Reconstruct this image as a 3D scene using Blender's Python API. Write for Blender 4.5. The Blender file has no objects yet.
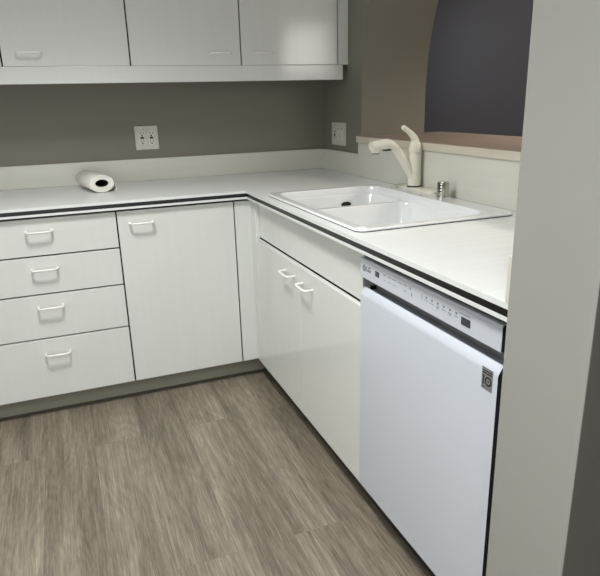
import bpy, bmesh, math
from mathutils import Vector, Matrix

scene = bpy.context.scene
COL = scene.collection
PI = math.pi

# ------------------------------------------------------------------ key sizes (metres)
# kitchen corner of the cabinet fronts is the origin; back run faces -Y, sink run faces -X
YW, XW = 0.6277, 0.6395          # faces of the back wall and of the bar wall
XF = 1.000                       # far face of the bar wall
CT, CB = 0.914, 0.877            # worktop top / underside
YP0, YP1 = -1.727, -1.9217       # wall end beside the dishwasher
DWL, DWR = -1.0791, -1.6857      # dishwasher sides
CEIL = 2.44

# ------------------------------------------------------------------ materials
def new_mat(name):
    m = bpy.data.materials.new(name); m.use_nodes = True
    nt = m.node_tree
    return m, nt, nt.nodes['Principled BSDF']

def lin(c):
    return tuple(((v/255+0.055)/1.055)**2.4 if v > 10 else v/255/12.92 for v in c)

def mat(name, rgb, rough=0.5, metal=0.0, var=0.0, scale=(8, 8, 8), bump=0.0, bscale=60, spec=0.5, coat=0.0, detail=4):
    """plain surface with an optional mottled / streaky variation of its own colour"""
    m, nt, b = new_mat(name)
    c = lin(rgb)
    b.inputs['Base Color'].default_value = (*c, 1)
    b.inputs['Roughness'].default_value = rough
    b.inputs['Metallic'].default_value = metal
    b.inputs['Specular IOR Level'].default_value = spec
    b.inputs['Coat Weight'].default_value = coat
    b.inputs['Coat Roughness'].default_value = 0.08
    tc = nt.nodes.new('ShaderNodeTexCoord')
    if var > 0:
        mp = nt.nodes.new('ShaderNodeMapping'); mp.inputs['Scale'].default_value = scale
        n = nt.nodes.new('ShaderNodeTexNoise'); n.inputs['Scale'].default_value = 1.0; n.inputs['Detail'].default_value = detail
        r = nt.nodes.new('ShaderNodeValToRGB')
        r.color_ramp.elements[0].position = 0.3; r.color_ramp.elements[1].position = 0.7
        r.color_ramp.elements[0].color = (*[max(0, v*(1-var)) for v in c], 1)
        r.color_ramp.elements[1].color = (*[min(1, v*(1+var)) for v in c], 1)
        nt.links.new(tc.outputs['Object'], mp.inputs['Vector']); nt.links.new(mp.outputs['Vector'], n.inputs['Vector'])
        nt.links.new(n.outputs['Fac'], r.inputs['Fac']); nt.links.new(r.outputs['Color'], b.inputs['Base Color'])
    if bump > 0:
        n2 = nt.nodes.new('ShaderNodeTexNoise'); n2.inputs['Scale'].default_value = bscale; n2.inputs['Detail'].default_value = 3
        bp = nt.nodes.new('ShaderNodeBump'); bp.inputs['Strength'].default_value = bump; bp.inputs['Distance'].default_value = 0.002
        nt.links.new(tc.outputs['Object'], n2.inputs['Vector']); nt.links.new(n2.outputs['Fac'], bp.inputs['Height'])
        nt.links.new(bp.outputs['Normal'], b.inputs['Normal'])
    return m

def emit_mat(name, rgb, strength):
    m, nt, b = new_mat(name)
    b.inputs['Base Color'].default_value = (0.8, 0.8, 0.8, 1)
    b.inputs['Emission Color'].default_value = (*rgb, 1)
    b.inputs['Emission Strength'].default_value = strength
    return m

def floor_mat():
    m, nt, b = new_mat('greige_oak_plank')
    N, L = nt.nodes, nt.links
    tc = N.new('ShaderNodeTexCoord')
    rot = N.new('ShaderNodeMapping'); rot.inputs['Rotation'].default_value = (0, 0, PI/2); rot.inputs['Location'].default_value = (0.72, 0.062, 0)
    L.new(tc.outputs['Object'], rot.inputs['Vector'])
    br = N.new('ShaderNodeTexBrick')
    br.offset = 0.43; br.offset_frequency = 2; br.squash = 1
    br.inputs['Color1'].default_value = (0, 0, 0, 1); br.inputs['Color2'].default_value = (1, 1, 1, 1); br.inputs['Mortar'].default_value = (0.5, 0.5, 0.5, 1)
    br.inputs['Scale'].default_value = 1; br.inputs['Brick Width'].default_value = 1.83; br.inputs['Row Height'].default_value = 0.181
    br.inputs['Mortar Size'].default_value = 0.0009; br.inputs['Mortar Smooth'].default_value = 0.1
    L.new(rot.outputs['Vector'], br.inputs['Vector'])
    # every plank reads its grain from a different place
    sh = N.new('ShaderNodeVectorMath'); sh.operation = 'MULTIPLY'; sh.inputs[1].default_value = (7.3, 23.1, 3.7)
    L.new(br.outputs['Color'], sh.inputs[0])
    ad = N.new('ShaderNodeVectorMath'); ad.operation = 'ADD'
    L.new(tc.outputs['Object'], ad.inputs[0]); L.new(sh.outputs['Vector'], ad.inputs[1])
    def noise(scale, detail, rough, dist=0.0):
        mp = N.new('ShaderNodeMapping'); mp.inputs['Scale'].default_value = scale
        L.new(ad.outputs['Vector'], mp.inputs['Vector'])
        n = N.new('ShaderNodeTexNoise'); n.inputs['Scale'].default_value = 1; n.inputs['Detail'].default_value = detail
        n.inputs['Roughness'].default_value = rough; n.inputs['Distortion'].default_value = dist
        L.new(mp.outputs['Vector'], n.inputs['Vector']); return n
    blot = noise((9.0, 0.9, 1), 3, 0.55, 0.3)
    grain = noise((105, 2.6, 1), 10, 0.80, 0.25)
    pore = noise((330, 13, 1), 4, 0.8)
    # cathedral figure: contour lines of a long, stretched noise
    fig = noise((7.5, 1.3, 1), 1.5, 0.4, 0.25)
    mul = N.new('ShaderNodeMath'); mul.operation = 'MULTIPLY'; mul.inputs[1].default_value = 95
    L.new(fig.outputs['Fac'], mul.inputs[0])
    sn = N.new('ShaderNodeMath'); sn.operation = 'SINE'; L.new(mul.outputs[0], sn.inputs[0])
    def wsum(parts):
        prev = None
        for sock, w, o in parts:
            a = N.new('ShaderNodeMath'); a.operation = 'MULTIPLY_ADD'; a.inputs[1].default_value = w; a.inputs[2].default_value = o*w
            L.new(sock, a.inputs[0])
            if prev is None: prev = a.outputs[0]
            else:
                s = N.new('ShaderNodeMath'); s.operation = 'ADD'; L.new(prev, s.inputs[0]); L.new(a.outputs[0], s.inputs[1]); prev = s.outputs[0]
        return prev
    sep = N.new('ShaderNodeSeparateColor'); L.new(br.outputs['Color'], sep.inputs[0])
    v = wsum([(blot.outputs['Fac'], 0.95, -0.5), (grain.outputs['Fac'], 1.3, -0.5), (pore.outputs['Fac'], 1.25, -0.5), (sn.outputs[0], 0.04, 0), (sep.outputs[0], 0.05, -0.5)])
    av = N.new('ShaderNodeMath'); av.operation = 'ADD'; av.inputs[1].default_value = 0.5; L.new(v, av.inputs[0])
    r = N.new('ShaderNodeValToRGB'); e = r.color_ramp.elements
    e[0].position = 0.0; e[0].color = (*lin((72, 66, 56)), 1)
    e[1].position = 1.0; e[1].color = (*lin((182, 174, 156)), 1)
    k = e.new(0.36); k.color = (*lin((118, 110, 97)), 1)
    k = e.new(0.62); k.color = (*lin((144, 135, 120)), 1)
    L.new(av.outputs[0], r.inputs['Fac'])
    mx = N.new('ShaderNodeMix'); mx.data_type = 'RGBA'
    hf = N.new('ShaderNodeMath'); hf.operation = 'MULTIPLY'; hf.inputs[1].default_value = 0.45
    L.new(br.outputs['Fac'], hf.inputs[0]); L.new(hf.outputs[0], mx.inputs['Factor']); L.new(r.outputs['Color'], mx.inputs['A']); mx.inputs['B'].default_value = (*lin((100, 93, 81)), 1)
    L.new(mx.outputs['Result'], b.inputs['Base Color'])
    b.inputs['Roughness'].default_value = 0.48
    bp = N.new('ShaderNodeBump'); bp.inputs['Strength'].default_value = 0.12; bp.inputs['Distance'].default_value = 0.002
    L.new(grain.outputs['Fac'], bp.inputs['Height']); L.new(bp.outputs['Normal'], b.inputs['Normal'])
    return m

M = {}
M['wall'] = mat('grey_olive_wall_paint', (130, 127, 114), 0.55, bump=0.05, bscale=120)
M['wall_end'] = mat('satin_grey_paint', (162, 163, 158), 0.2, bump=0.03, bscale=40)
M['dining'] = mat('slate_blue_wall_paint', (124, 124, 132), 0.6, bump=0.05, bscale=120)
M['end_shade'] = mat('wall_end_shade', (84, 83, 78), 0.5, bump=0.05, bscale=120)  # shade of the wall end's -Y face, put into its colour
M['ceiling'] = mat('ceiling_white', (225, 224, 218), 0.8)
M['floor'] = floor_mat()
M['laminate'] = mat('whitewashed_front', (226, 229, 225), 0.12, var=0.010, scale=(38, 38, 1.6), spec=0.45)
M['laminate_h'] = mat('whitewashed_worktop', (231, 235, 234), 0.25, var=0.03, scale=(2.2, 42, 42), spec=0.45)
M['splash'] = mat('whitewashed_splash', (218, 218, 208), 0.3, var=0.02, scale=(3, 3, 40), spec=0.4)
M['ledge_top'] = mat('brown_woodgrain_ledge', (150, 134, 122), 0.35, var=0.18, scale=(40, 3, 40))
M['ledge_edge'] = mat('pale_ledge_edge', (214, 207, 192), 0.35, var=0.06, scale=(30, 4, 60))
M['black_edge'] = mat('black_edge_strip', (14, 14, 13), 0.35)
M['carcass'] = mat('gap_shade_carcass', (26, 25, 23), 0.7)  # near-black paints the shade seen in the gaps between fronts
M['toe'] = mat('grey_toe_kick', (146, 144, 130), 0.5, var=0.03, scale=(3, 3, 60))
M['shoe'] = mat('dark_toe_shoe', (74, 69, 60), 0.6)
M['handle'] = mat('white_enamel_wire', (240, 240, 236), 0.25)
M['sink'] = mat('white_enamel_sink', (236, 239, 240), 0.12, coat=0.5)
M['faucet'] = mat('cream_white_faucet', (232, 229, 216), 0.22)
M['dark'] = mat('dark_opening', (14, 14, 13), 0.6)
M['chrome'] = mat('brushed_chrome', (190, 188, 180), 0.22, metal=1)
M['dw'] = mat('appliance_white', (205, 211, 221), 0.22)
M['dw_tub'] = mat('dark_appliance_body', (44, 44, 46), 0.5)
M['dw_shade'] = mat('recess_shade', (138, 139, 141), 0.5)  # appliance white greyed down to carry the pocket's shade
M['print'] = mat('grey_panel_print', (112, 116, 122), 0.5)
M['print_dark'] = mat('dark_panel_print', (62, 66, 72), 0.4)
M['sticker'] = mat('silver_grey_sticker', (128, 130, 132), 0.4)
M['sticker_black'] = mat('black_sticker_print', (16, 16, 17), 0.5)
M['plate'] = mat('white_wall_plate', (212, 210, 198), 0.4)
M['plate_in'] = mat('white_device_face', (226, 224, 212), 0.35)
M['slot'] = mat('black_slot', (10, 10, 10), 0.6)
M['paper'] = mat('white_paper', (236, 234, 226), 0.9, var=0.03, scale=(90, 90, 90), bump=0.35, bscale=220)
M['core'] = mat('brown_card_core', (58, 48, 38), 0.9)
M['frame'] = mat('white_metal_frame', (225, 225, 222), 0.4)
M['lamp'] = emit_mat('lamp_diffuser', (1.0, 0.975, 0.90), 9.0)
M['lamp_panel'] = emit_mat('panel_diffuser', (1.0, 0.98, 0.95), 10.0)
M['pane'] = emit_mat('fill_light_pane', (0.93, 0.96, 0.98), 3.0)  # glow of the added fill windows
M['pane_dining'] = emit_mat('evening_pane', (1.0, 0.96, 0.90), 9.0)

# ------------------------------------------------------------------ mesh helpers
def link(name, me, m, parent=None, sharp=None):
    o = bpy.data.objects.new(name, me); COL.objects.link(o)
    for mm in (m if isinstance(m, (list, tuple)) else [m]): me.materials.append(mm)
    if sharp is not None:
        for p in me.polygons: p.use_smooth = True
        me.set_sharp_from_angle(angle=math.radians(sharp))
    if parent is not None: o.parent = parent
    return o

def done(bm, name, m, parent=None, sharp=None, recalc=True):
    if recalc: bmesh.ops.recalc_face_normals(bm, faces=bm.faces)
    me = bpy.data.meshes.new(name); bm.to_mesh(me); bm.free()
    return link(name, me, m, parent, sharp)

def add_box(bm, x0, x1, y0, y1, z0, z1, bev=0.0, seg=2, mi=0):
    r = bmesh.ops.create_cube(bm, size=1)
    vs = r['verts']
    for v in vs:
        v.co = Vector(((x0+x1)/2+v.co.x*(x1-x0), (y0+y1)/2+v.co.y*(y1-y0), (z0+z1)/2+v.co.z*(z1-z0)))
    fs = set(f for v in vs for f in v.link_faces)
    for f in fs: f.material_index = mi
    if bev > 0:
        es = set(e for v in vs for e in v.link_edges)
        bmesh.ops.bevel(bm, geom=list(es), offset=bev, segments=seg, profile=0.5, affect='EDGES', material=-1)

def box(name, dims, m, parent=None, bev=0.0, seg=2):
    bm = bmesh.new(); add_box(bm, *dims, bev=bev, seg=seg)
    return done(bm, name, m, parent, 20 if bev else None)

def add_rings(bm, rings, cap0=True, cap1=True, mi=0):
    """skin a list of closed loops of equal length"""
    vr = [[bm.verts.new(p) for p in ring] for ring in rings]
    n = len(vr[0])
    for a, b in zip(vr, vr[1:]):
        for i in range(n):
            f = bm.faces.new((a[i], a[(i+1) % n], b[(i+1) % n], b[i])); f.material_index = mi
    if cap0: bm.faces.new(list(reversed(vr[0]))).material_index = mi
    if cap1: bm.faces.new(vr[-1]).material_index = mi
    return vr

def add_tube(bm, pts, rads, n=10, cap=True, squash=None):
    pts = [Vector(p) for p in pts]
    if not isinstance(rads, (list, tuple)): rads = [rads]*len(pts)
    rings = []; up = None
    for i, p in enumerate(pts):
        t = (pts[min(i+1, len(pts)-1)]-pts[max(i-1, 0)]).normalized()
        if up is None:
            up = Vector((0, 0, 1)) if abs(t.z) < 0.9 else Vector((0, 1, 0))
        u = (up-t*up.dot(t)).normalized(); w = t.cross(u); up = u
        sq = squash[i] if squash else (1, 1)
        rings.append([p+(u*math.cos(a)*sq[0]+w*math.sin(a)*sq[1])*rads[i] for a in (2*PI*k/n for k in range(n))])
    add_rings(bm, rings, cap, cap)

def smooth_path(pts, it=2):
    pts = [Vector(p) for p in pts]
    for _ in range(it):
        q = [pts[0]]
        for a, b in zip(pts, pts[1:]):
            q += [a.lerp(b, 0.25), a.lerp(b, 0.75)]
        q.append(pts[-1]); pts = q
    return pts

def add_lathe(bm, prof, centre, n=28):
    c = Vector(centre)
    add_rings(bm, [[c+Vector((r*math.cos(2*PI*k/n), r*math.sin(2*PI*k/n), z)) for k in range(n)] for r, z in prof])

def rrect(x0, x1, y0, y1, z, r, n=6):
    out = []
    for cx, cy, a0 in ((x1-r, y1-r, 0), (x0+r, y1-r, PI/2), (x0+r, y0+r, PI), (x1-r, y0+r, 3*PI/2)):
        for k in range(n+1):
            a = a0+PI/2*k/n
            out.append(Vector((cx+r*math.cos(a), cy+r*math.sin(a), z)))
    return out

def fill_loops(bm, loops):
    """flat face between an outer loop and holes (lists of existing verts)"""
    es = []
    for lp in loops:
        for a, b in zip(lp, lp[1:]+lp[:1]):
            es.append(bm.edges.get((a, b)) or bm.edges.new((a, b)))
    bmesh.ops.triangle_fill(bm, use_beauty=True, use_dissolve=False, edges=es)

def add_plate(bm, outer, holes, axis, d0, d1):
    """extrude a flat outline with holes; outline in the other two axes"""
    def P(p, d):
        return Vector((d, p[0], p[1])) if axis == 'x' else Vector((p[0], d, p[1])) if axis == 'y' else Vector((p[0], p[1], d))
    A = [[bm.verts.new(P(p, d0)) for p in lp] for lp in [outer]+holes]
    B = [[bm.verts.new(P(p, d1)) for p in lp] for lp in [outer]+holes]
    fill_loops(bm, A); fill_loops(bm, B)
    for a, b in zip(A, B):
        n = len(a)
        for i in range(n): bm.faces.new((a[i], a[(i+1) % n], b[(i+1) % n], b[i]))

def empty(name, label, cat, loc=(0, 0, 0), rz=0, group=None):
    o = bpy.data.objects.new(name, None); COL.objects.link(o)
    o.location = loc; o.rotation_euler = (0, 0, rz); o.empty_display_size = 0.05
    tag(o, label, cat, group); return o

def tag(o, label, cat, group=None):
    o['label'] = label; o['category'] = cat
    if group: o['group'] = group
    return o

def struct(o):
    o['kind'] = 'structure'; return o

# ------------------------------------------------------------------ lettering built as flat meshes
def text_mesh(body, size, extrude=0.0002):
    cu = bpy.data.curves.new('t', 'FONT'); cu.body = body; cu.size = size; cu.align_x = 'CENTER'; cu.align_y = 'CENTER'; cu.extrude = extrude; cu.offset = 0.0004
    ob = bpy.data.objects.new('t', cu); COL.objects.link(ob)
    bpy.context.view_layer.update()
    me = bpy.data.meshes.new_from_object(ob.evaluated_get(bpy.context.evaluated_depsgraph_get()))
    bpy.data.objects.remove(ob); bpy.data.curves.remove(cu)
    return me

# text standing on a face that looks to local -Y
FACE = Matrix(((1, 0, 0, 0), (0, 0, -1, 0), (0, 1, 0, 0), (0, 0, 0, 1)))
def add_text(bm, body, size, x, y, z):
    me = text_mesh(body, size); me.transform(Matrix.Translation((x, y, z)) @ FACE)
    bm.from_mesh(me); bpy.data.meshes.remove(me)

def add_ring_flat(bm, x, y, z, r0, r1, n=24, d=0.0004):
    pts = [[], [], [], []]
    for k in range(n):
        a = 2*PI*k/n
        for lst, r, yy in ((pts[0], r0, y), (pts[1], r1, y), (pts[2], r1, y-d), (pts[3], r0, y-d)):
            lst.append(bm.verts.new((x+r*math.cos(a), yy, z+r*math.sin(a))))
    for q in range(4):
        a, b = pts[q], pts[(q+1) % 4]
        for k in range(n): bm.faces.new((a[k], a[(k+1) % n], b[(k+1) % n], b[k]))

# ------------------------------------------------------------------ the room
XL, YF, XD, YD = -2.5, -4.4, 2.7, 3.6
struct(box('floor', (XL, XD, YF, YD, -0.06, 0.0), M['floor']))
struct(box('ceiling', (XL, XD, YF, YD, CEIL, CEIL+0.06), M['ceiling']))
struct(box('wall_back', (XL, XW, YW, YW+0.12, 0, CEIL), M['wall']))
struct(box('wall_front', (XL-0.1, XD+0.1, YF-0.1, YF, 0, CEIL), M['wall']))
struct(box('wall_dining', (XD, XD+0.1, YF, YD, 0, CEIL), M['dining']))
struct(box('wall_dining_back', (XW-0.05, XD+0.1, YD, YD+0.1, 0, CEIL), M['dining']))
struct(box('wall_left', (XL-0.1, XL, YF, YW+0.12, 0, CEIL), M['wall']))

# bar wall with the arched opening above the ledge
yl, yr, a_, b_, z0_ = 0.165, -1.69, 0.9275, 1.06, 1.28
arch = [(yr, 1.080), (yl, 1.080)]
for k in range(41):
    t = PI*k/40
    arch.append(((yl+yr)/2+a_*math.cos(t), z0_+b_*math.sin(t)))
bm = bmesh.new()
add_plate(bm, [(YP0+0.0005, 0), (YW+0.13, 0), (YW+0.13, CEIL), (YP0+0.0005, CEIL)], [arch], 'x', XW, XF)
struct(done(bm, 'wall_right', M['wall']))
struct(box('wall_dining_left', (XW+0.05, XF, YW+0.13, YD, 0, CEIL), M['wall']))
# free end of the wall that stands beside the dishwasher
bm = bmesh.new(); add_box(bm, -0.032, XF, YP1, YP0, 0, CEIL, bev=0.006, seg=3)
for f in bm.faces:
    if f.calc_center_median().y < YP1+0.0005: f.material_index = 1  # -Y face takes the painted shade colour
struct(done(bm, 'wall_end', [M['wall_end'], M['end_shade']], None, 14))

# ------------------------------------------------------------------ handles, fronts, cabinets
def handle(parent, x, y, z, w=0.105, d=0.032, r=0.0050):
    bm = bmesh.new(); h = w/2-r
    path = [(-h, 0, 0), (-h, -d*0.55, 0), (-h+0.003, -d+0.004, 0), (-h+0.010, -d, 0), (0, -d, 0), (h-0.010, -d, 0), (h-0.003, -d+0.004, 0), (h, -d*0.55, 0), (h, 0, 0)]
    add_tube(bm, [Vector(p) for p in path], r, n=10)
    for s in (-1, 1):
        add_tube(bm, [(s*h, -0.0002, 0), (s*h, -0.003, 0)], 0.0062, n=12)
    o = done(bm, 'handle', M['handle'], parent, 50); o.location = (x, y, z); o['label'] = 'white wire pull handle'
    return o

FT = 0.018                        # front thickness; fronts stand with their faces at local y = 0
def front(name, parent, x0, x1, z0, z1):
    bm = bmesh.new(); add_box(bm, x0, x1, 0, FT, z0, z1, bev=0.0018, seg=2)
    return done(bm, name, M['laminate'], parent, 20)

def carcass(parent, x0, x1, depth, z0, z1, top=True):
    bm = bmesh.new(); t = 0.016; y0 = FT+0.003
    add_box(bm, x0, x0+t, y0, depth, z0, z1); add_box(bm, x1-t, x1, y0, depth, z0, z1)
    add_box(bm, x0+t, x1-t, y0, depth, z0, z0+t)
    add_box(bm, x0+t, x1-t, depth-0.008, depth, z0+t, z1)
    if top: add_box(bm, x0+t, x1-t, y0, y0+0.08, z1-t, z1)
    return done(bm, 'carcass', M['carcass'], parent)

def toe_kick(parent, x0, x1, ztop=0.096):
    tk = box('toe_kick', (x0, x1, 0.060, 0.076, 0.0, ztop), M['toe'], parent)
    tk['label'] = 'grey recessed toe kick'
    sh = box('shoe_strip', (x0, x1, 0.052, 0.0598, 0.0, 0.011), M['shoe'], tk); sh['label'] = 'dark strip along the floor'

ZB, ZT = 0.0985, 0.866
g = 0.0030                        # half a gap

# four-drawer unit
dx0, dx1 = -1.180, -0.5788
dr = empty('drawer_cabinet', 'white floor cabinet with a stack of four drawers, left of the single door cabinet', 'cabinet', ((dx0+dx1)/2, 0, 0))
hw = (dx1-dx0)/2
carcass(dr, -hw, hw, YW-0.004, 0.098, 0.8695); toe_kick(dr, -hw, hw)
zs = [ZT, 0.7142, 0.5540, 0.3620, ZB]
hz = [0.815, 0.661, 0.500, 0.293]
for k in range(4):
    d = front('drawer', dr, -hw+g, hw-g, zs[k+1]+(g if k < 3 else 0), zs[k]-(g if k else 0))
    bm = bmesh.new()
    zz0, zz1 = zs[k+1]+0.03, zs[k]-0.03
    add_box(bm, -hw+0.03, -hw+0.042, FT+0.0003, 0.5, zz0, zz1); add_box(bm, hw-0.042, hw-0.03, FT+0.0003, 0.5, zz0, zz1)
    add_box(bm, -hw+0.042, hw-0.042, FT+0.0003, 0.5, zz0, zz0+0.01); add_box(bm, -hw+0.042, hw-0.042, 0.488, 0.5, zz0+0.01, zz1)
    done(bm, 'drawer_box', M['carcass'], d)
    handle(d, 0, 0, hz[k])

# single door unit with its corner filler
cx0, cx1 = -0.5788, 0.0
cd = empty('door_cabinet', 'white single door floor cabinet in the inner corner, handle at its upper left', 'cabinet', (cx0, 0, 0))
carcass(cd, 0.0005, -cx0-0.002, YW-0.004, 0.098, 0.8695); toe_kick(cd, 0.0005, -cx0+0.058)
d = front('door', cd, g, 0.503-g, ZB, ZT); handle(d, 0.0975, 0, 0.814)
front('filler', cd, 0.503+g, -cx0+0.016, ZB, ZT)

# sink unit, turned to face -X : local x runs along world -Y
sk = empty('sink_cabinet', 'white two door cabinet under the sink with a blank panel above its doors', 'cabinet', (0, 0, 0), -PI/2)
L = -DWL
bm = bmesh.new(); t = 0.016
add_box(bm, 0.022, 0.038, 0.034, XW-0.03, 0.098, 0.8695); add_box(bm, L-0.0175, L-0.0015, 0.034, XW-0.03, 0.098, 0.8695)
add_box(bm, 0.038, L-0.0175, 0.034, XW-0.03, 0.098, 0.114)
done(bm, 'carcass', M['carcass'], sk)
toe_kick(sk, 0.060, L-0.0015)
front('filler', sk, 0.0005, 0.070, ZB, ZT)
bm = bmesh.new(); add_box(bm, 0.0715, L-0.0015, 0.014, 0.014+FT, 0.7130, 0.8745, bev=0.0015)
done(bm, 'blank_panel', M['laminate'], sk, 20)
mid = 0.578
d = front('door', sk, 0.074, mid-0.0004, ZB, 0.7045); handle(d, mid-0.0004-0.094, 0, 0.652)
d = front('door', sk, mid+0.0004, L-0.0025, ZB, 0.7045); handle(d, mid+0.0004+0.083, 0, 0.647)

# ------------------------------------------------------------------ worktop
wt = empty('worktop', 'L-shaped pale worktop with black striped edge running round the corner', 'worktop', (0, 0, CT))
OX, OY = 0.022, 0.020
wx0 = -1.20
SX0, SX1, SY0, SY1 = 0.010, 0.580, -1.040, -0.200      # sink rim
hole = [(p.x, p.y) for p in rrect(SX0+0.022, SX1-0.022, SY0+0.022, SY1-0.022, 0, 0.04)]
def Lshape(inset, dz0, dz1, name, m, bev=0):
    bm = bmesh.new()
    out = [(wx0, -OY+inset), (-OX+inset, -OY+inset), (-OX+inset, YP0+0.0015), (XW-0.002, YP0+0.0015), (XW-0.002, YW-0.002), (wx0, YW-0.002)]
    add_plate(bm, out, [hole], 'z', dz0-CT, dz1-CT)
    return done(bm, name, m, wt)
Lshape(0.0, CT-0.0120, CT, 'top_slab', M['laminate_h'])
s = Lshape(0.0006, CT-0.0275, CT-0.0120, 'edge_stripe', M['black_edge']); s['label'] = 'black stripe in the worktop edge'
Lshape(0.0, CB, CT-0.0275, 'lower_edge', M['laminate_h'])
# upstands
bm = bmesh.new()
add_box(bm, wx0, XW-0.019, YW-0.019, YW-0.001, 0.0002, 0.109, bev=0.002)
done(bm, 'back_upstand', M['splash'], wt, 20)
bm = bmesh.new()
add_box(bm, XW-0.019, XW-0.001, 0.1690, YW-0.001, 0.0002, 0.109, bev=0.002)
done(bm, 'corner_upstand', M['splash'], wt, 20)
bm = bmesh.new()
add_box(bm, -OX, XW-0.020, YP0+0.001, YP0+0.0175, 0.0002, 0.091, bev=0.002)
done(bm, 'side_upstand', M['splash'], wt, 20)

# tall splash sheet under the bar ledge
sp = box('splash_panel', (XW-0.018, XW-0.001, YP0+0.020, 0.1685, CT+0.0004, 1.0795), M['splash'], None, bev=0.0015)
tag(sp, 'tall pale laminate splash panel behind the faucet, below the bar ledge', 'backsplash')

# bar ledge
bl = empty('bar_ledge', 'brown wood-grain bar ledge with pale front edge in the arched opening', 'ledge', (XW, 0, 1.0805))
bm = bmesh.new()
out = [(XW-0.026, YP0+0.002), (XW-0.026, 0.172), (XW-0.001, 0.172), (XW-0.001, 0.1635), (XF+0.10, 0.1635), (XF+0.10, -1.688), (XW-0.001, -1.688), (XW-0.001, YP0+0.002)]
add_plate(bm, [(x-XW, y) for x, y in out], [], 'z', 0.0, 0.029)
o = done(bm, 'ledge_slab', M['ledge_edge'], bl); o['label'] = 'pale ledge edge'
bm = bmesh.new(); add_plate(bm, [(x-XW, y) for x, y in out], [], 'z', 0.0292, 0.0315)
o = done(bm, 'ledge_surface', M['ledge_top'], bl); o['label'] = 'brown wood-grain surface'

# ------------------------------------------------------------------ sink
sk_ = empty('kitchen_sink', 'white double bowl drop-in sink set into the worktop', 'sink', (0, 0, CT))
Z = lambda z: z-CT
bm = bmesh.new()
def loopv(x0, x1, y0, y1, z, r): return [bm.verts.new(p) for p in rrect(x0, x1, y0, y1, Z(z), r)]
def bridge(a, b):
    n = len(a)
    for i in range(n): bm.faces.new((a[i], a[(i+1) % n], b[(i+1) % n], b[i]))
o1 = loopv(SX0, SX1, SY0, SY1, CT+0.0032, 0.032)
o2 = loopv(SX0, SX1, SY0, SY1, CT+0.0062, 0.032)
o3 = loopv(SX0+0.004, SX1-0.004, SY0+0.004, SY1-0.004, CT+0.010, 0.030)
bridge(o1, o2); bridge(o2, o3)
ix0, ix1, iy0, iy1 = SX0+0.030, 0.500, SY0+0.032, SY1-0.030
i1 = loopv(ix0, ix1, iy0, iy1, CT+0.010, 0.06)
fill_loops(bm, [o3, i1])
i2 = loopv(ix0+0.006, ix1-0.006, iy0+0.006, iy1-0.006, CT+0.003, 0.055)
i3 = loopv(ix0+0.010, ix1-0.010, iy0+0.010, iy1-0.010, CT-0.018, 0.052)
bridge(i1, i2); bridge(i2, i3)
div = -0.515
bowls = []
for (y0, y1, dp) in ((iy0+0.0125, div-0.012, 0.195), (div+0.012, iy1-0.0125, 0.150)):
    x0, x1 = ix0+0.0125, ix1-0.0125
    l0 = loopv(x0, x1, y0, y1, CT-0.018, 0.048)
    bowls.append(l0)
    l1 = loopv(x0+0.004, x1-0.004, y0+0.004, y1-0.004, CT-0.025, 0.05)
    l2 = loopv(x0+0.016, x1-0.016, y0+0.014, y1-0.014, CT-dp+0.035, 0.055)
    l3 = loopv(x0+0.030, x1-0.030, y0+0.028, y1-0.028, CT-dp+0.008, 0.055)
    l4 = loopv(x0+0.055, x1-0.055, y0+0.050, y1-0.050, CT-dp, 0.05)
    bridge(l0, l1); bridge(l1, l2); bridge(l2, l3); bridge(l3, l4); bm.faces.new(l4)
fill_loops(bm, [i3]+bowls)
done(bm, 'basin', M['sink'], sk_, 40)
bm = bmesh.new()
add_plate(bm, [(p.x, p.y) for p in rrect(SX0+0.002, SX1-0.002, SY0+0.002, SY1-0.002, 0, 0.030)], [[(p.x, p.y) for p in rrect(SX0+0.018, SX1-0.018, SY0+0.018, SY1-0.018, 0, 0.04)]], 'z', Z(CT+0.0003), Z(CT+0.0031))
o = done(bm, 'rim_line', M['slot'], sk_); o['label'] = 'dark line under the sink rim'  # thin dark ring between sink rim and worktop
for (y, dp) in (((iy0+div)/2, 0.195), ((iy1+div)/2, 0.150)):
    bm = bmesh.new(); add_lathe(bm, [(0.05, 0), (0.055, 0.001), (0.05, 0.003), (0.036, 0.003), (0.030, 0.0015), (0.004, 0.0015)], ((ix0+ix1)/2, y, Z(CT-dp)+0.0003))
    s = done(bm, 'strainer', M['chrome'], sk_, 40); s['label'] = 'chrome drain strainer'
bm = bmesh.new()
oy = iy1-0.0125-0.004-0.0065
add_rings(bm, [[Vector((0.352+0.023*math.cos(a), oy-0.003*q, Z(0.8555)+0.011*math.sin(a))) for a in (2*PI*k/18 for k in range(18))] for q in (0, 1)])
h = done(bm, 'overflow_hole', M['dark'], sk_); h['label'] = 'black overflow slot'

# ------------------------------------------------------------------ faucet (reaches towards -X over the far bowl)
FX, FY, FZ = 0.584, -0.416, CT+0.0102
fc = empty('faucet', 'cream-white single lever faucet with pull-out spout behind the sink', 'faucet', (FX, FY, FZ))
bm = bmesh.new()
def stad(hx, hy, z, n=12): return rrect(-hx, hx, -0.02-hy, -0.02+hy, z, min(hx, hy)*0.98, n)
add_rings(bm, [stad(0.029, 0.135, 0), stad(0.029, 0.135, 0.004), stad(0.026, 0.132, 0.008), stad(0.022, 0.125, 0.0095)])
done(bm, 'deck_plate', M['faucet'], fc, 40)
bm = bmesh.new(); add_lathe(bm, [(0.0285, 0.0096), (0.0285, 0.0145)], (0, 0, 0)); gk = done(bm, 'gasket', M['dark'], fc, 40); gk['label'] = 'dark ring at the faucet base'
bm = bmesh.new()
add_lathe(bm, [(0.027, 0.0146), (0.0275, 0.02), (0.0265, 0.06), (0.0265, 0.11), (0.0275, 0.142), (0.027, 0.146)], (0, 0, 0))
done(bm, 'body', M['faucet'], fc, 40)
bm = bmesh.new()
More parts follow.
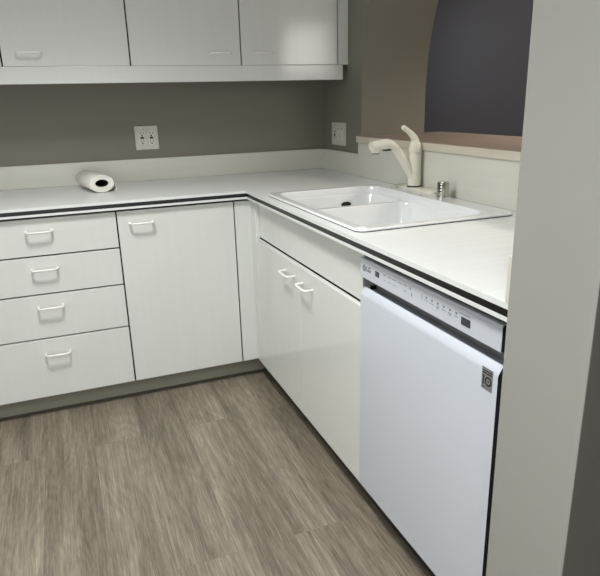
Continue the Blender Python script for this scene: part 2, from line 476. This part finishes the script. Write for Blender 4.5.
path = smooth_path([(-0.004, 0, 0.045), (-0.028, 0.002, 0.082), (-0.058, 0.004, 0.128), (-0.088, 0.006, 0.166), (-0.110, 0.0072, 0.184)], 2)
n_ = len(path)
add_tube(bm, path, [0.0205-0.002*i/(n_-1) for i in range(n_)], n=18)
done(bm, 'spout', M['faucet'], fc, 50)
bm = bmesh.new()
path = smooth_path([(-0.088, 0.0056, 0.168), (-0.112, 0.0075, 0.186), (-0.138, 0.009, 0.186), (-0.165, 0.011, 0.182), (-0.192, 0.0125, 0.177)], 2)
n_ = len(path)
add_tube(bm, path, [0.0190+0.0040*min(1, i/(n_*0.4)) for i in range(n_)], n=20, squash=[(0.92, 1.12)]*n_)
add_lathe(bm, [(0.0165, 0.1535), (0.0185, 0.157), (0.0195, 0.170), (0.010, 0.180)], (-0.174, 0.0117, 0), 20)
sh = done(bm, 'spray_head', M['faucet'], fc, 50)
bm = bmesh.new(); add_lathe(bm, [(0.0150, 0.1495), (0.0150, 0.154)], (-0.174, 0.0117, 0), 18)
o = done(bm, 'nozzle', M['dark'], sh, 40); o['label'] = 'black outlet under the spout head'
bm = bmesh.new(); add_tube(bm, [(-0.110, 0.0075, 0.1640), (-0.140, 0.0092, 0.1635)], [0.0095, 0.0095], n=12, squash=[(0.5, 1.3)]*2)
o = done(bm, 'button', M['dark'], sh, 40); o['label'] = 'dark button under the spout'
bm = bmesh.new()
add_lathe(bm, [(0.0262, 0.1462), (0.0262, 0.149), (0.0275, 0.151), (0.0265, 0.166), (0.022, 0.186), (0.012, 0.199), (0.003, 0.202)], (0, 0, 0))
cp = done(bm, 'dome_cap', M['faucet'], fc, 40)
bm = bmesh.new()
path = smooth_path([(0.006, 0, 0.178), (-0.002, 0.001, 0.204), (-0.020, 0.003, 0.224), (-0.044, 0.005, 0.242), (-0.052, 0.006, 0.247)], 2)
n_ = len(path)
add_tube(bm, path, [0.019-0.0085*min(1, i/(n_*0.6)) for i in range(n_)], n=14, squash=[(0.85, 1.0)]*n_)
c = path[-1]
bmesh.ops.create_uvsphere(bm, u_segments=14, v_segments=8, radius=0.0102, matrix=Matrix.Translation(c))
done(bm, 'lever', M['faucet'], cp, 50)

# chrome air gap
ag = empty('air_gap', 'small slotted chrome air gap cylinder right of the faucet', 'air gap', (0.566, -0.650, CT+0.0102))
bm = bmesh.new(); add_lathe(bm, [(0.025, 0), (0.025, 0.003), (0.0225, 0.004), (0.0225, 0.052), (0.0205, 0.056), (0.003, 0.057)], (0, 0, 0), 28)
done(bm, 'cap', M['chrome'], ag, 40)
for k in range(3):
    bm = bmesh.new(); a = math.radians(203)
    for q in (-0.35, 0.0, 0.35): pass
    add_rings(bm, [[Vector((rr*math.cos(a+w), rr*math.sin(a+w), 0.022+k*0.011+dz)) for w, dz in ((-0.3, -0.0025), (0.3, -0.0025), (0.3, 0.0025), (-0.3, 0.0025))] for rr in (0.0205, 0.0234)])
    o = done(bm, 'slot', M['slot'], ag); o['label'] = 'dark vent slot'

# ------------------------------------------------------------------ dishwasher (faces -X; local frame like the sink unit)
W = DWL-DWR+0.003
dw = empty('dishwasher', 'white dishwasher with top control strip built in at the end of the worktop', 'dishwasher', (0, DWL, 0), -PI/2)
e_ = 0.003
box('tub', (0.012, W-0.012, 0.062, 0.58, 0.02, 0.850), M['dw_tub'], dw)
box('gap_shade_strip', (0.002, W-0.002, 0.008, 0.030, 0.8572, 0.8762), M['black_edge'], dw)['label'] = 'black strip painting the gap shade above the control panel'  # dark strip stands in for the shaded gap under the worktop
box('kick_plate', (0.012, W-0.012, 0.050, 0.0615, 0.004, 0.094), M['dw_tub'], dw)['label'] = 'dark kick plate'
# door slab with chamfered top lip and rounded right-hand corner
def prof(x):
    return [Vector((x, 0.060, 0.100)), Vector((x, 0.002, 0.100)), Vector((x, -e_, 0.104)), Vector((x, -e_, 0.742)), Vector((x, -e_+0.001, 0.7475)),
            Vector((x, 0.001, 0.753)), Vector((x, 0.007, 0.7625)), Vector((x, 0.010, 0.765)), Vector((x, 0.014, 0.765)), Vector((x, 0.016, 0.763)), Vector((x, 0.016, 0.752)), Vector((x, 0.060, 0.752))]
bm = bmesh.new(); add_rings(bm, [prof(e_), prof(W-e_)])
bm.faces.ensure_lookup_table()
for f in bm.faces:
    if len(f.verts) > 4 and f.calc_center_median().x > 0.3: f.material_index = 1  # right side of the white door painted dark as shade
door = done(bm, 'door', [M['dw'], M['dw_tub']], dw, 28)
# pocket behind the lip
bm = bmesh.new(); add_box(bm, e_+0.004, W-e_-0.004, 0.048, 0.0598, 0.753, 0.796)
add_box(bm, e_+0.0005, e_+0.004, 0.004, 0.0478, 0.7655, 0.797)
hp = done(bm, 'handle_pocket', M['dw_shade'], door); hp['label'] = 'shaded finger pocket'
bm = bmesh.new(); add_box(bm, 0.0015, W-0.0005, -e_, 0.0615, 0.7975, 0.8560, bev=0.0025)
for f in bm.faces:
    if f.normal.x > 0.9: f.material_index = 1  # panel's right side darkened the same way, shade in the colour
pn = done(bm, 'control_panel', [M['dw'], M['dw_tub']], dw, 20)
yf = -e_-0.0003
bm = bmesh.new()
add_ring_flat(bm, 0.026, yf, 0.8285, 0.0066, 0.0092)
add_box(bm, 0.0252, 0.0266, yf-0.0003, yf, 0.825, 0.8335); add_box(bm, 0.0252, 0.0300, yf-0.0003, yf, 0.825, 0.8263)
add_box(bm, 0.0285, 0.0330, yf-0.0003, yf, 0.8280, 0.8292)
add_box(bm, 0.0205, 0.0225, yf-0.0003, yf, 0.8300, 0.8320)
add_text(bm, 'LG', 0.0205, 0.0515, yf, 0.8290)
lg = done(bm, 'logo', M['print_dark'], pn, recalc=False); lg['label'] = 'round face emblem and the letters LG'
box('power_button', (0.091, 0.113, yf-0.0004, yf, 0.8215, 0.8365), M['print_dark'], pn)['label'] = 'dark power button'
box('start_button', (0.478, 0.510, yf-0.0004, yf, 0.8150, 0.8325), M['print_dark'], pn)['label'] = 'dark start button'
def mark(name, x0, x1, z0, z1):
    box(name, (x0, x1, yf-0.0002, yf, z0, z1), M['print'], pn)
for k in range(5):                                        # cycle names in two short rows
    x = 0.142+k*0.026
    mark('cycle_mark', x-0.008, x+0.008, 0.8365, 0.8380)
    if k != 3: mark('cycle_mark', x-0.007, x+0.006, 0.8225, 0.8238)
mark('cycle_mark', 0.268, 0.272, 0.8335, 0.8390); mark('cycle_mark', 0.276, 0.279, 0.818, 0.826)
for k in range(6):                                        # option keys on the right
    x = 0.342+k*0.0235
    mark('option_key', x-0.003, x+0.003, 0.8315, 0.8360); mark('option_name', x-0.007, x+0.007, 0.8255, 0.8268)
    if k in (2, 4): mark('option_name', x-0.006, x+0.006, 0.8215, 0.8226)
mark('divider_mark', 0.322, 0.3236, 0.823, 0.838); mark('option_name', 0.470, 0.508, 0.8385, 0.8396)
# warranty sticker on the door
sx0, sx1, sz0, sz1 = 0.567, 0.593, 0.7015, 0.7525
st = box('sticker', (sx0-0.009, sx1-0.001, yf-0.0003, yf, sz0, sz1-0.002), M['sticker'], door)
st['label'] = 'silver sticker with black number 10'
bm = bmesh.new(); xm = (sx0-0.009+sx1-0.001)/2; ys = yf-0.0006
add_box(bm, sx0-0.007, sx1-0.003, ys, ys+0.0002, 0.7425, 0.7448); add_box(bm, sx0-0.007, sx0+0.006, ys, ys+0.0002, 0.7370, 0.7400); add_box(bm, sx0+0.0085, sx1-0.004, ys, ys+0.0002, 0.7370, 0.7400)
add_ring_flat(bm, xm+0.0045, ys, 0.7220, 0.0068, 0.0104, d=0.0002)
add_box(bm, xm+0.0015, xm+0.0075, ys, ys+0.0002, 0.7212, 0.7228)
add_box(bm, xm-0.0125, xm-0.0090, ys, ys+0.0002, 0.7118, 0.7325); add_box(bm, xm-0.0145, xm-0.0125, ys, ys+0.0002, 0.7285, 0.7310)
add_box(bm, sx0-0.006, sx0+0.004, ys, ys+0.0002, 0.7060, 0.7075)
done(bm, 'sticker_print', M['sticker_black'], st)

# ------------------------------------------------------------------ wall cabinets
UY, UZ = 0.3076, 1.4503
def wall_cabinet(name, label, x0, x1, splits, hands, filler=None):
    w = empty(name, label, 'cabinet', (x0, UY, UZ), 0, None)
    top = 2.2-UZ
    carcass(w, 0.0005, x1-x0-0.0005, YW-UY-0.002, 0.0, top)
    box('top_panel', (0.0165, x1-x0-0.0165, 0.11, YW-UY-0.012, top-0.016, top), M['carcass'], w)
    for (a, b), hx in zip(splits, hands):
        d = front('door', w, a-x0+g, b-x0-g, 0.0, top)
        handle(d, hx-x0, 0, 0.052)
    if filler: front('filler', w, filler[0]-x0+g, filler[1]-x0-0.0008, 0.0, top)
    return w
wall_cabinet('wall_cabinet', 'white wall cabinet at upper left, over the paper roll and the drawer cabinet', -1.442, -0.4205, [(-1.442, -0.932), (-0.932, -0.4205)], [-1.032, -0.826])
wall_cabinet('wall_cabinet', 'white two door wall cabinet beside the arched opening, with a narrow filler strip', -0.4205, XW-0.0005, [(-0.4205, 0.0845), (0.0845, 0.580)], [-0.015, 0.190], (0.580, XW-0.001))
bm = bmesh.new(); add_box(bm, -1.442, 0.608, UY, UY+0.020, 1.3795, UZ-0.0008, bev=0.002)
add_box(bm, -1.442, 0.608, UY+0.020, UY+0.034, 1.3795, 1.3945)
lr = done(bm, 'light_rail', M['laminate'], None, 20)
tag(lr, 'long pale light rail along the bottom of the wall cabinets', 'trim rail')

# ------------------------------------------------------------------ outlets and switches
ot = empty('wall_outlet', 'white double wall outlet with black slots, above the worktop on the back wall', 'outlet', (-0.341, YW, 1.1255))
bm = bmesh.new(); add_box(bm, -0.0575, 0.0575, -0.006, -0.0003, -0.0585, 0.0585, bev=0.002)
done(bm, 'cover_plate', M['plate'], ot, 20)
for s in (-1, 1):
    cx = s*0.023
    bm = bmesh.new()
    for q in (-1, 1):
        add_plate(bm, [(cx+p.x, q*0.0195+p.y) for p in rrect(-0.0165, 0.0165, -0.0145, 0.0145, 0, 0.012)], [], 'y', -0.0085, -0.006)
    add_box(bm, cx-0.006, cx+0.006, -0.0085, -0.006, -0.006, 0.006)
    rc = done(bm, 'receptacle', M['plate_in'], ot)
    bm = bmesh.new()
    for q in (-1, 1):
        zc = q*0.0195
        add_box(bm, cx-0.0085, cx-0.0055, -0.009, -0.0084, zc-0.002, zc+0.009)
        add_box(bm, cx+0.0055, cx+0.0085, -0.009, -0.0084, zc-0.001, zc+0.008)
        add_box(bm, cx-0.0038, cx+0.0038, -0.009, -0.0084, zc-0.0115, zc-0.0050)
    add_box(bm, cx-0.008, cx+0.008, -0.009, -0.0084, -0.0045, 0.0045)
    o = done(bm, 'slots', M['slot'], rc); o['label'] = 'black socket slots'
    for q in (-1, 1):
        bm = bmesh.new(); add_tube(bm, [(cx, -0.006, q*0.050), (cx, -0.0068, q*0.050)], 0.003, n=10)
        done(bm, 'screw', M['chrome'], ot, 40)

# three-gang plate on the bar wall; local frame faces -X
sw = empty('switch_plate', 'white three gang switch plate on the side wall beside the bar ledge', 'switch', (XW, 0.4215, 1.110), -PI/2)
bm = bmesh.new(); add_box(bm, -0.085, 0.085, -0.006, -0.0003, -0.0585, 0.0585, bev=0.002)
done(bm, 'cover_plate', M['plate'], sw, 20)
bm = bmesh.new(); add_box(bm, -0.053, -0.041, -0.0068, -0.006, -0.014, 0.014)
done(bm, 'toggle_slot', M['slot'], sw)['label'] = 'black toggle slot'
bm = bmesh.new(); add_box(bm, -0.050, -0.044, -0.016, -0.0069, 0.000, 0.009, bev=0.001); done(bm, 'toggle', M['plate_in'], sw, 20)
for cx in (0.0, 0.047):
    bm = bmesh.new(); add_box(bm, cx-0.0165, cx+0.0165, -0.0085, -0.0061, -0.033, 0.033, bev=0.001)
    rk = done(bm, 'rocker', M['plate_in'], sw, 20)
    bm = bmesh.new(); add_box(bm, cx-0.008, cx+0.008, -0.0091, -0.0086, 0.024, 0.0285); done(bm, 'indicator', M['slot'], rk)['label'] = 'dark indicator mark'
for cx in (-0.047, 0.0, 0.047):
    bm = bmesh.new()
    add_tube(bm, [(cx, -0.0061, 0.046), (cx, -0.0068, 0.046)], 0.0028, n=10)
    done(bm, 'screw', M['chrome'], sw, 40)

# ------------------------------------------------------------------ half-used paper roll, slightly squashed, lying on the worktop
pr = empty('paper_towel_roll', 'squashed half-used white paper towel roll lying on the worktop by the back wall', 'paper towel', (-0.6285, 0.405, CT), math.radians(10))
A, B, HL = 0.056, 0.039, 0.140
bm = bmesh.new()
def el(a, b, y, n=40, ox=0, oz=0):
    return [Vector((ox+a*math.cos(2*PI*k/n), y, B+oz+b*math.sin(2*PI*k/n)*(1.0 if math.sin(2*PI*k/n) > 0 else 0.985))) for k in range(n)]
ca, cb, coz = 0.029, 0.0165, 0.0025
rings = [el(ca, cb, -HL, oz=coz), el(A*0.80, B*0.80, -HL+0.0015), el(A*0.81, B*0.82, -HL-0.001), el(A*0.96, B*0.955, -HL), el(A, B, -HL+0.003), el(A, B, HL-0.003), el(A*0.96, B*0.955, HL), el(ca, cb, HL, oz=coz)]
add_rings(bm, rings, False, False)
done(bm, 'paper', M['paper'], pr, 40)
bm = bmesh.new()
add_rings(bm, [el(ca-0.0006, cb-0.0006, -HL+0.001, oz=coz), el(ca-0.0006, cb-0.0006, HL-0.001, oz=coz), el(ca-0.002, cb-0.002, HL-0.001, oz=coz), el(ca-0.002, cb-0.002, -HL+0.001, oz=coz)], False, False)
o = done(bm, 'cardboard_core', M['core'], pr, 40); o['label'] = 'brown cardboard core'
# loose outer sheet whose edge hangs off the right side
bm = bmesh.new(); prof_ = []
for k in range(15):
    t = math.radians(95-112*k/14)
    f = 1.025+0.12*max(0, (k-6)/8)**1.4
    prof_.append((A*f*math.cos(t), B+B*f*math.sin(t)))
prof_ += [(A*1.16, 0.018), (A*1.12, 0.006), (A*1.0, 0.002)]
outer = prof_; inner = [(x*0.985, (z-B)*0.985+B) for x, z in prof_]
loop = outer+inner[::-1]
add_rings(bm, [[Vector((x, y, max(z, 0.0008))) for x, z in loop] for y in (-HL+0.001, HL-0.001)])
done(bm, 'loose_sheet', M['paper'], pr, 40)

# ------------------------------------------------------------------ unseen lamps and windows, guessed so the light falls right
def downlight(x, y, power, label, soft=0.19, tint=(1.0, 0.985, 0.96)):
    r = empty('recessed_downlight', label, 'ceiling light', (x, y, CEIL))
    bm = bmesh.new()
    n = 32
    add_rings(bm, [[Vector((q*math.cos(2*PI*k/n), q*math.sin(2*PI*k/n), z)) for k in range(n)] for q, z in ((0.080, -0.0005), (0.105, -0.0005), (0.105, -0.004), (0.098, -0.008), (0.080, -0.006))] , False, False)
    done(bm, 'trim_ring', M['frame'], r, 40)
    bm = bmesh.new(); add_lathe(bm, [(0.079, -0.004), (0.079, -0.002), (0.078, -0.0006)], (0, 0, 0), 32)
    done(bm, 'lens', M['lamp'], r, 40)
    li = bpy.data.lights.new('downlight_bulb', 'SPOT'); li.energy = power; li.color = tint
    li.spot_size = math.radians(130); li.spot_blend = 0.85; li.shadow_soft_size = soft
    lo = bpy.data.objects.new('downlight_bulb', li); COL.objects.link(lo); lo.parent = r; lo.location = (0, 0, -0.09)
downlight(-0.75, -0.95, 110, 'round recessed downlight over the sink side of the kitchen floor')
downlight(-0.75, -2.55, 110, 'added unseen fill downlight further from the sink')  # added to brighten the base fronts and near floor
downlight(1.95, -0.95, 210, 'added unseen fill downlight on the dining side of the arch', tint=(1.0, 0.88, 0.78))  # added to brighten the arch jamb
cl = empty('dining_fill_panel', 'added unseen square panel light for the dining room wall', 'ceiling light', (1.45, 2.05, CEIL))  # added panel, lights the dining wall evenly
bm = bmesh.new()
add_plate(bm, [(-0.33, -0.33), (0.33, -0.33), (0.33, 0.33), (-0.33, 0.33)], [[(-0.30, -0.30), (0.30, -0.30), (0.30, 0.30), (-0.30, 0.30)]], 'z', -0.04, -0.0005)
done(bm, 'frame', M['frame'], cl)
box('diffuser', (-0.2995, 0.2995, -0.2995, 0.2995, -0.035, -0.028), M['lamp_panel'], cl)

def window(name, w, h, loc, rz, pane):
    r = bpy.data.objects.new(name, None); COL.objects.link(r); r.location = loc; r.rotation_euler = (0, 0, rz); r['kind'] = 'structure'
    bm = bmesh.new()
    add_plate(bm, [(-w/2-0.05, -0.05), (w/2+0.05, -0.05), (w/2+0.05, h+0.05), (-w/2-0.05, h+0.05)],
              [[(-w/2, 0), (-0.02, 0), (-0.02, h), (-w/2, h)], [(0.02, 0), (w/2, 0), (w/2, h), (0.02, h)]], 'y', -0.04, -0.001)
    done(bm, 'window_frame', M['frame'], r)
    box('window_pane', (-w/2, w/2, -0.010, -0.002, 0, h), pane, r)
    return r
window('fill_window_left', 1.5, 1.1, (XL, -1.6, 0.9), PI/2, M['pane'])  # added side fill for the faces towards -X
window('window_2', 1.1, 0.55, (2.05, YF, 1.62), PI, M['pane_dining'])
window('fill_window_front', 2.2, 1.2, (-0.9, YF, 0.35), PI, M['pane'])  # added behind the camera as fill for the back-run fronts

# ------------------------------------------------------------------ camera and view
cam = bpy.data.cameras.new('camera'); co = bpy.data.objects.new('camera', cam); COL.objects.link(co)
R = Matrix(((0.92945061, 0.34405237, 0.13322735), (-0.36803632, 0.8899485, 0.26933425), (-0.02590039, -0.29936539, 0.95378694)))
right, fwd, up = R.col[0], R.col[1], R.col[2]
mw = Matrix((( right[0], up[0], -fwd[0], -0.7625), (right[1], up[1], -fwd[1], -2.5603), (right[2], up[2], -fwd[2], 1.2859), (0, 0, 0, 1)))
co.matrix_world = mw
cam.sensor_fit = 'HORIZONTAL'; cam.sensor_width = 36.0; cam.lens = 36.0*597.7765/600.0
cam.clip_start = 0.05
scene.camera = co
w = bpy.data.worlds.new('world'); scene.world = w; w.use_nodes = True
w.node_tree.nodes['Background'].inputs[0].default_value = (0.05, 0.05, 0.055, 1); w.node_tree.nodes['Background'].inputs[1].default_value = 0.2
vs = scene.view_settings
vs.view_transform = 'Standard'; vs.look = 'None'; vs.exposure = -0.08; vs.gamma = 1.0; vs.use_curve_mapping = False
